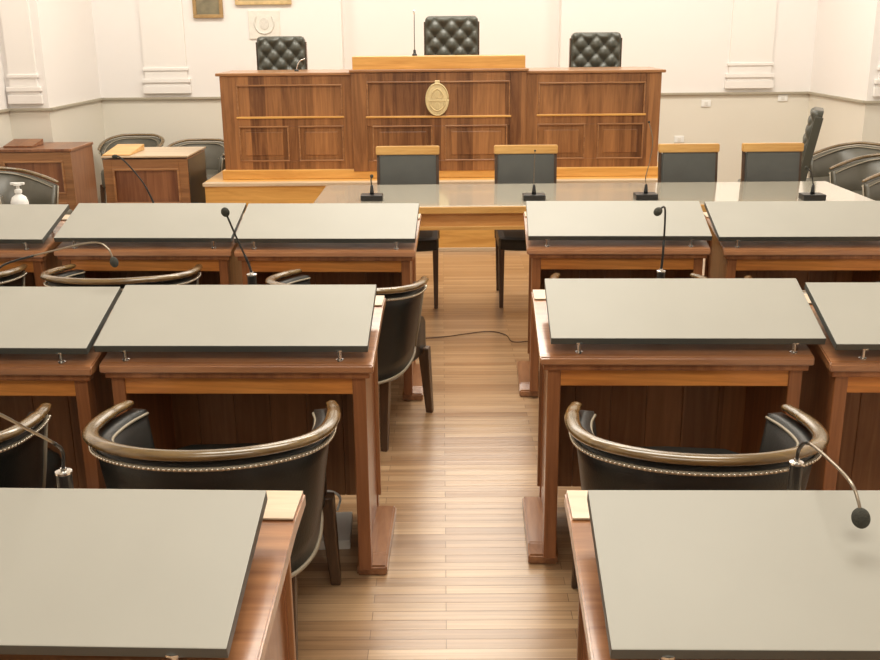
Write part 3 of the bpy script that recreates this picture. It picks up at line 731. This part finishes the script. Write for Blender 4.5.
bm = bmesh.new(); bmesh.ops.create_uvsphere(bm, u_segments=12, v_segments=8, radius=0.008); bmesh.ops.translate(bm, verts=bm.verts, vec=(0.08, 0, 0.10)); obj('capsule', bm, M['black'], t, smooth=True)

# ------------------------------------------------------------------ small things
t = thing('pump_bottle', 'white hand sanitiser pump bottle on the far left desk', 'bottle', (-2.165, 5.085, LZ))
bm = bmesh.new(); lathe(bm, [(0.040, 0), (0.043, 0.006), (0.043, 0.075), (0.034, 0.10), (0.014, 0.115), (0.014, 0.125)], 20); obj('bottle_body', bm, M['white'], t, smooth=True)
bm = bmesh.new(); lathe(bm, [(0.018, 0.122), (0.018, 0.138), (0.008, 0.142), (0.008, 0.158), (0.020, 0.160), (0.020, 0.172), (0.006, 0.175)], 16); p = obj('pump', bm, M['white'], t)
obj('nozzle', B(-0.035, 0.035, -0.008, 0.008, 0.163, 0.175, bev=0.003), M['white'], p)

def picture(label, x0, x1, z0, z1, fm, cm):
    t = thing('framed_picture', label, 'picture', ((x0 + x1) / 2, 10.75, z0)); hw = (x1 - x0) / 2; h = z1 - z0; b = 0.035
    bm = bmesh.new()
    for a, c, e, g_ in ((-hw, hw, 0, b), (-hw, hw, h - b, h), (-hw, -hw + b, b, h - b), (hw - b, hw, b, h - b)): box(bm, a, c, -0.035, -0.002, e, g_, 0.005)
    obj('frame', bm, M[fm], t); obj('canvas', B(-hw + b, hw - b, -0.018, -0.004, b, h - b), M[cm], t)
picture('brown framed dark picture on the back wall, left one at the top edge', -2.54, -2.235, 1.89, 2.36, 'gilt2', 'canvas')
picture('wide gilt framed picture cut by the top edge above the left buttoned chair', -2.105, -1.53, 2.015, 2.5, 'gilt', 'canvas2')
t = thing('wall_plaque', 'faint pale square plaque on the wall above the left buttoned chair', 'plaque', (-1.82, 10.75, 1.68))
obj('plate', B(-0.16, 0.16, -0.015, -0.002, 0, 0.28, bev=0.004), M['plaque'], t)
bm = bmesh.new(); oval(bm, 0.05, 0.06, -0.015, -0.021, 0, 0.15, 24)
for sx in (-1, 1): tube(bm, catmull([(0, -0.018, 0.05), (sx * 0.06, -0.018, 0.07), (sx * 0.10, -0.018, 0.14), (sx * 0.08, -0.018, 0.22)], 4), 0.008, 6)
obj('motif', bm, M['plaque2'], t)
for (x, z, lab) in ((2.77, 0.99, 'white socket plate on the dado right of the bench, nearest the bench'), (3.57, 1.04, 'white socket plate on the dado above the rightmost table chair'), (2.51, 0.62, 'white socket plate low on the dado, above the third table chair')):
    t = thing('wall_socket', lab, 'socket', (x, 10.75, z), 0, 'socket plates on the back wall')
    obj('plate', B(-0.05, 0.05, -0.012, -0.001, -0.035, 0.035, bev=0.004), M['white'], t)
    obj('switch', B(-0.018, 0.018, -0.017, -0.011, -0.018, 0.018, bev=0.002), M['paper'], t)

t = thing('paper_box', 'small white box on the floor behind the leg of the left foreground armchair', 'box', (-0.45, 3.26, 0), 0.05)
obj('box_body', B(-0.07, 0.11, -0.12, 0.10, 0, 0.035, bev=0.003), M['paper'], t)
bm = tube(bmesh.new(), catmull([(-0.36, 5.60, 0.006), (-0.024, 5.66, 0.006), (0.126, 5.72, 0.006), (0.278, 5.77, 0.006), (0.37, 5.69, 0.006), (0.40, 5.56, 0.006), (0.52, 5.57, 0.006), (0.75, 5.62, 0.006)], 6), 0.0032, 6)
tag(obj('floor_cable', bm, M['darkleg'], smooth=True), 'thin dark cable lying across the aisle before the long table', 'cable')
bm = tube(bmesh.new(), catmull([(-0.40, 3.36, 0.045), (-0.385, 3.33, 0.11), (-0.42, 3.30, 0.15), (-0.47, 3.28, 0.14), (-0.50, 3.38, 0.05), (-0.52, 3.43, 0.008)], 6), 0.005, 6)
tag(obj('white_cable', bm, M['white'], smooth=True), 'looped white cable hanging beside the small white box on the floor', 'cable')
